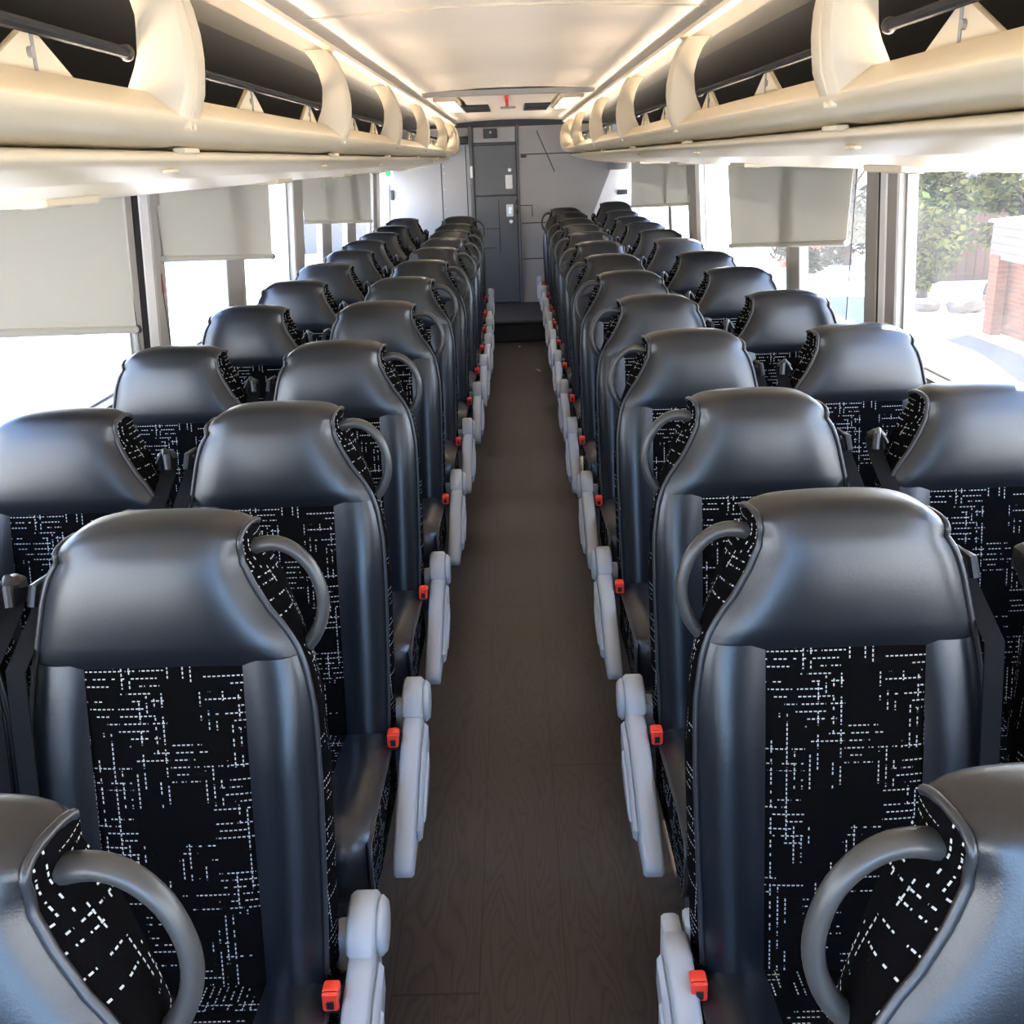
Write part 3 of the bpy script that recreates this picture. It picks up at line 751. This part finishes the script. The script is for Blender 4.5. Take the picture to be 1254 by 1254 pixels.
        # raised crescent wing and recess rib on the aisle face
        b = MB(); b.prism([(-.13, .43), (-.22, .418), (-.32, .375), (-.41, .325), (-.40, .292), (-.30, .292), (-.20, .330), (-.13, .375)], 'x', ax + hw - .004, ax + hw + .012, .008); P(b, 'outer_wing', 'arm', am, 50)
        b = MB(); b.prism([(-.20, .395), (-.29, .362), (-.37, .320), (-.33, .308), (-.25, .325), (-.20, .352)], 'x', ax + hw + .008, ax + hw + .017, .004); P(b, 'wing_rib', 'arm', am, 50)
        hd = [(-.030, .44), (-.025, .470), (-.035, .500), (-.060, .517), (-.095, .518), (-.125, .506), (-.145, .482), (-.152, .458), (-.138, .452), (-.122, .452), (-.112, .43), (-.06, .40)]
        b = MB(); b.prism(hd, 'x', ax - hw - .004, ax + hw, .006); hh = P(b, 'hinge_head', 'arm', e_, 50)
        b = MB(); b.cyl((-.078, .460), 'x', .050, ax + hw - .005, ax + hw + .014, 24, .008); P(b, 'hinge_cover', 'arm', hh, 50)
        b = MB(); b.rbox(.222, ax - hw, -.10, -.05, .38, .46, .006); b.rbox(ax - hw + .006, ax + hw - .006, -.115, -.05, .30, .45, .006); P(b, 'hinge_bracket', 'arm', e_)
        # lap belt buckle
        b = MB(); b.tube([(.236, -.11, .38), (.237, -.16, .405), (.237, -.19, .425)], .009, 8); b.rbox(.223, .251, -.225, -.188, .412, .446, .005); bk = P(b, 'belt_buckle', 'black')
        b = MB(); b.rbox(.224, .250, -.2305, -.220, .424, .460, .003); b.rbox(.224, .250, -.225, -.198, .444, .4605, .003); P(b, 'release_button', 'red', bk)
        b = MB(); b.rbox(.231, .243, -.2325, -.229, .430, .446, .001); P(b, 'buckle_slot', 'black', bk)
    return root

def copy_tree(o, parent=None):
    c = o.copy(); COL.objects.link(c)
    if parent: c.parent = parent
    for ch in CH[o.name]: copy_tree(ch, c)
    return c
ORD = ['foremost', 'first full', 'second full', 'third full', 'fourth full', 'fifth full', 'sixth full', 'seventh full', 'eighth full', 'ninth full', 'tenth full', 'eleventh full', 'rearmost']
LY = [.73, 1.509, 2.28, 3.12, 4.04, 4.91, 5.76, 6.62, 7.45, 8.27, 9.12, 10.10]
LAX = [-.546, -.566, -.550, -.548, -.535, -.525, -.505, -.49, -.482, -.487, -.50, -.51]
LWX = [None, -1.052, -1.042, -1.042, -1.036, -1.03, -1.03, -1.025, -1.045, -1.04, -1.04, -1.04]
RY = [.73, 1.509, 2.26, 3.12, 3.96, 4.86, 5.75, 6.69, 7.56, 8.45, 9.33, 10.22, 11.04]
RAX = [.487, .495, .530, .532, .537, .532, .537, .543, .545, .552, .558, .563, .550]
RWX = [None, 1.035, 1.04, 1.042, 1.035, 1.035, 1.04, 1.042, 1.045, 1.05, 1.05, 1.05, 1.06]
protos = {}
for s in (1, -1):
    for a in (True, False): protos[(s, a)] = build_seat(s, a)
bpy.context.view_layer.update()
CH = {o.name: kids(o) for o in list(bpy.data.objects)}
used = set()
def place(s, aisle, x, y, z, label):
    p = protos[(s, aisle)]
    if (s, aisle) in used: o = copy_tree(p)
    else: o = p; used.add((s, aisle))
    o.location = (x, y, z)
    tag(o, label, 'seat', 'black coach seats')
    return o
def lab(side, aisle, k, n):
    where = 'left' if side > 0 else 'right'
    if aisle:
        if k == 0: return 'black leather aisle seat cut off by the bottom %s corner, large loop handle' % where
        if k == n - 1: return 'rearmost black leather aisle seat with loop handle, %s of the aisle' % where
        return 'black leather aisle seat with loop handle, %s row, %s of the aisle' % (ORD[k], where)
    if k == 1: return 'black leather window seat mostly cut off at the %s picture edge' % where
    if k == n - 1: return 'rearmost black leather window seat on the %s side' % where
    return 'black leather window seat, %s row, beside the %s windows' % (ORD[k], where)
for k in range(12):
    dz = [0] * 11 + [.012]
    place(1, True, LAX[k], LY[k], dz[k], lab(1, True, k, 12))
    if LWX[k]: place(1, False, LWX[k], LY[k], dz[k], lab(1, False, k, 12))
for k in range(13):
    dz = 0 if k < 11 else (.010 if k == 11 else .016)
    place(-1, True, RAX[k], RY[k], dz, lab(-1, True, k, 13))
    if RWX[k]: place(-1, False, RWX[k], RY[k], dz if k < 12 else .06, lab(-1, False, k, 13))

first = [o for o in bpy.data.objects if o.get('label', '') == lab(-1, True, 1, 13)][0]
arm = [c for c in kids(first) if c.name.startswith('armrest')][0]; arm.location.x = .018
for hh in [c for c in kids(arm) if c.name.startswith('hinge_head')]:
    for c in kids(hh): bpy.data.objects.remove(c)
    bpy.data.objects.remove(hh)

# litter on the floor at the rear
for i, (x, y) in enumerate([(.03, 9.75), (.17, 8.6), (.19, 8.55)]):
    b = MB(); b.ball((0, 0, .004), .011, 7, 4, (1.3, 1, .4)); o = b.build('paper_scrap', 'white'); o.location = (x, y, 0)
    tag(o, ['tiny white paper scrap by the rear step', 'white paper scrap on the rear aisle floor, nearer the aisle centre', 'white paper scrap on the rear aisle floor, nearest the right seats'][i], 'litter', 'paper scraps')

# ------------------------------------------------------------------ outdoors
GZ = Z(-3.4)
def sc(x, y, z): k = 3.4 / 3.0; return (x * k, y * k, Z(z * k))
b = MB(); b.box(-90, 120, -60, 160, GZ - .2, GZ)
struct(b.build('trim_7', 'hot', smooth=0), 'sunlit pale pavement outside the coach windows', 'ground')
# brick garage with pale siding
g = empty('brick_garage', (8.77, 19.15, GZ)); tag(g, 'low red brick garage with pale siding fascia outside the right window', 'garage')
x0, y0 = 8.70, 19.0
b = MB(); b.box(.06, .25, -.1, .25, 0, 1.45); b.build('corner_pillar', 'brick', g, smooth=0)
b = MB(); b.box(.33, 6.5, -4.6, .10, 0, 1.45); b.build('recessed_wall', 'brick', g, smooth=0)
b = MB(); b.box(.08, 6.8, -4.9, .32, 1.38, 2.02); fa = b.build('fascia', 'siding', g, smooth=0)
b = MB()
for i in range(4): b.box(.065, 6.8, -4.92, .335, 1.50 + i * .14, 1.525 + i * .14)
b.build('siding_groove', 'asphalt', fa, smooth=0)
b = MB(); b.prism([(.03, 2.02), (6.9, 2.02), (6.9, 2.15), (3.2, 2.3), (.03, 2.06)], 'y', -4.95, .4); b.build('roof', 'rooftop', g, smooth=0)
b = MB(); b.prism([(7.9, 20.1), (8.5, 20.0), (8.5, 12.0), (7.5, 15.0), (7.9, 17.2)], 'z', GZ, GZ + .01); b.build
o = b.build('drive_strip', 'asphalt', smooth=0); tag(o, 'grey drive strip in front of the brick garage', 'drive')  # dark polygon laid on the pavement to paint the garage's cast shadow
# brown board fence beyond
b = MB(); b.box(-1.4, 1.4, -.06, .06, 0, 1.9)
for i in range(12): b.box(-1.4 + i * .24, -1.38 + i * .24, -.08, .08, 0, 1.92)
o = b.build('board_fence', 'brown', smooth=0); o.location = (11.5, 27.3, GZ); o.rotation_euler.z = 0; tag(o, 'weathered brown board fence behind the trees by the garage', 'fence')
for i, (px, py, R_) in enumerate([(9.6, 22.0, .34), (10.5, 22.2, .38), (11.5, 22.4, .44), (8.9, 22.3, .24), (10.9, 21.2, .25), (11.4, 23.8, .5)]):
    b = MB(); rr = random.Random(i); b.ball((0, 0, R_ * .35), R_, 9, 6, (1.2, 1, .7)); b.v = [(x + rr.uniform(-.12, .12) * R_, y + rr.uniform(-.12, .12) * R_, max(0, z + rr.uniform(-.12, .12) * R_)) for x, y, z in b.v]
    o = b.build('garden_rock', 'rock', smooth=20); o.location = (px, py, GZ)
    tag(o, 'pale rock heaped at the foot of the trees beside the brick garage', 'rock', 'garden rocks')

def tree(x, y, h, R_, n, mat, label, trunk=.14, seed=0, low=.3, leaf=.13):
    rr = random.Random(seed)
    e_ = empty('leafy_tree', (x, y, GZ)); tag(e_, label, 'tree', 'trees outside the right windows')
    b = MB(); tp = [(0, 0, 0), (rr.uniform(-.1, .1), rr.uniform(-.1, .1), h * .35), (rr.uniform(-.3, .3), rr.uniform(-.2, .2), h * .7), (rr.uniform(-.4, .4), 0, h * .95)]
    b.tube(tp, [trunk, trunk * .8, trunk * .5, trunk * .2], 8)
    for i in range(7):
        a = rr.uniform(0, 2 * PI); z0 = h * rr.uniform(.3, .75); L_ = R_ * rr.uniform(.5, .9)
        b.tube([(0, 0, z0), (math.cos(a) * L_ * .5, math.sin(a) * L_ * .5, z0 + L_ * .35), (math.cos(a) * L_, math.sin(a) * L_, z0 + L_ * .5)], [trunk * .4, trunk * .25, trunk * .1], 6)
    b.build('trunk', 'bark', e_)
    b = MB(); cl = []
    for i in range(26):
        a = rr.uniform(0, 2 * PI); q = R_ * rr.random() ** .5 * .85; z0 = h * rr.uniform(low, 1.0); k = 1 - .5 * abs(z0 / h - .6)
        cl.append((math.cos(a) * q * k, math.sin(a) * q * k, z0, R_ * rr.uniform(.22, .42)))
    for i in range(n):
        c = rr.choice(cl); v = Vector((rr.gauss(0, 1), rr.gauss(0, 1), rr.gauss(0, 1))).normalized() * c[3] * rr.random() ** .35
        p = Vector(c[:3]) + v
        d1 = Vector((rr.gauss(0, 1), rr.gauss(0, 1), rr.gauss(0, .6))).normalized(); d2 = d1.cross(Vector((rr.gauss(0, 1), rr.gauss(0, 1), rr.gauss(0, 1)))).normalized()
        L_ = leaf * rr.uniform(.6, 1.3); W_ = L_ * .45
        b.add([p - d1 * L_, p - d2 * W_, p + d1 * L_, p + d2 * W_], [(0, 1, 2, 3)])
    b.build('foliage', mat, e_, smooth=0, fixn=False)
tree(9.6, 24.4, 4.6, 1.35, 6500, 'leaf', 'bushy green tree nearest the right window post', seed=1, low=.10)
tree(13.2, 29.8, 5.6, 1.7, 7000, 'leaf', 'yellow-green tree rising straight above the garage roof corner', seed=2, low=.12)
tree(12.2, 25.2, 4.9, 1.15, 4500, 'leaf', 'bushy yellow-green tree at the picture edge above the garage', seed=3, low=.25)
tree(7.0, 25.8, 4.4, 1.0, 3200, 'leafdark', 'darker tree between the large right blind and the window post', seed=4, low=.15)
tree(10.2, 32.0, 6.0, 2.3, 6000, 'leafdark', 'dark tree standing behind the bushy green tree by the window post', seed=5, low=.05, leaf=.2)
tree(16.0, 35.0, 7.0, 2.7, 6000, 'leafdark', 'large dark tree far behind the garage roof', seed=6, low=.05, leaf=.22)
# flowering shrub and parked car
rr = random.Random(5)
e_ = empty('flowering_shrub', (7.35, 27.4, GZ)); tag(e_, 'shrub with red blossom seen below the large right blind', 'shrub')
b = MB(); b.tube([(0, 0, 0), (0, 0, .8), (.1, 0, 1.5)], [.06, .05, .02], 6); b.build('stem', 'bark', e_)
for nme, mt, n in (('foliage', 'leafdark', 700), ('blossom', 'redflower', 420)):
    b = MB()
    for i in range(n):
        v = Vector((rr.gauss(0, 1), rr.gauss(0, 1), rr.gauss(0, 1))).normalized() * (.75 * rr.random() ** .4); p = Vector((v.x, v.y, 1.35 + v.z * 1.3))
        d1 = Vector((rr.gauss(0, 1), rr.gauss(0, 1), rr.gauss(0, 1))).normalized(); d2 = d1.orthogonal().normalized()
        b.add([p - d1 * .09, p - d2 * .05, p + d1 * .09, p + d2 * .05], [(0, 1, 2, 3)])
    b.build(nme, mt, e_, smooth=0, fixn=False)

c = empty('parked_car', (4.95, 15.6, GZ)); c.rotation_euler.z = 4.41; tag(c, 'white parked car seen through the right windows over the seats', 'car')
b = MB(); b.prism([(-2.1, .28), (2.1, .28), (2.15, .62), (1.55, .80), (.95, .84), (-1.9, .86), (-2.15, .7)], 'y', -.85, .85, .06); b.build('car_body', 'carpaint', c, smooth=30)
b = MB(); rows = []
for x, z, w_ in [(1.05, .82, .78), (.35, 1.30, .62), (-1.2, 1.34, .62), (-1.85, .84, .76)]: rows.append([(x, -w_, z), (x, -w_ * .6, z + .02), (x, w_ * .6, z + .02), (x, w_, z)])
b.grid(rows); b.add([(r_[0]) for r_ in rows], [(0, 1, 2, 3)]); b.add([(r_[3]) for r_ in rows], [(0, 1, 2, 3)]); b.build('cabin_glass', 'carglass', c, smooth=20)
b = MB(); b.prism([(.30, 1.30), (-1.25, 1.33), (-1.2, 1.37), (.25, 1.35)], 'y', -.63, .63); b.build('car_roof', 'carpaint', c, smooth=30)
for x in (-1.3, 1.35):
    for y in (-.86, .72):
        b = MB(); b.cyl((x, .31), 'y', .31, y, y + .14, 22, .02); wv = b.build('wheel', 'rubber', c)
        b = MB(); b.cyl((x, .31), 'y', .19, y - .01 if y < 0 else y + .13, y + .01 if y < 0 else y + .15, 18, .01); b.build('wheel_hub', 'metal', wv)

# pale buildings across the street on the left, in full sun
for i, (x, y, w_, dpt, hh, mt, lb) in enumerate([(-15.5, 12, 2.5, 20, 5.0, 'siding', 'washed-out pale building across the street on the left'), (-9.5, 45, 9.0, 4, 5.5, 'siding', 'far pale building at the end of the street on the left'), (-5.25, 23.5, .5, .9, 3.6, 'pink', 'slim pale pink pier seen through the left window past the second blind')]):
    e_ = empty('building', (x, y, GZ)); tag(e_, lb, 'building')
    b = MB(); b.box(-w_ / 2, w_ / 2, -dpt / 2, dpt / 2, 0, hh); wl_ = b.build('wall', mt, e_, smooth=0)
    b = MB(); b.box(-w_ / 2 - .1, w_ / 2 + .1, -dpt / 2 - .1, dpt / 2 + .1, hh, hh + .2); b.build('roof', 'rooftop', e_, smooth=0)
    if i == 0:
        for k in range(8):
            b = MB(); b.box(w_ / 2, w_ / 2 + .03, -9 + k * 2.4, -7.8 + k * 2.4, 1.6, 2.8); b.build('window', 'carglass', wl_, smooth=0)
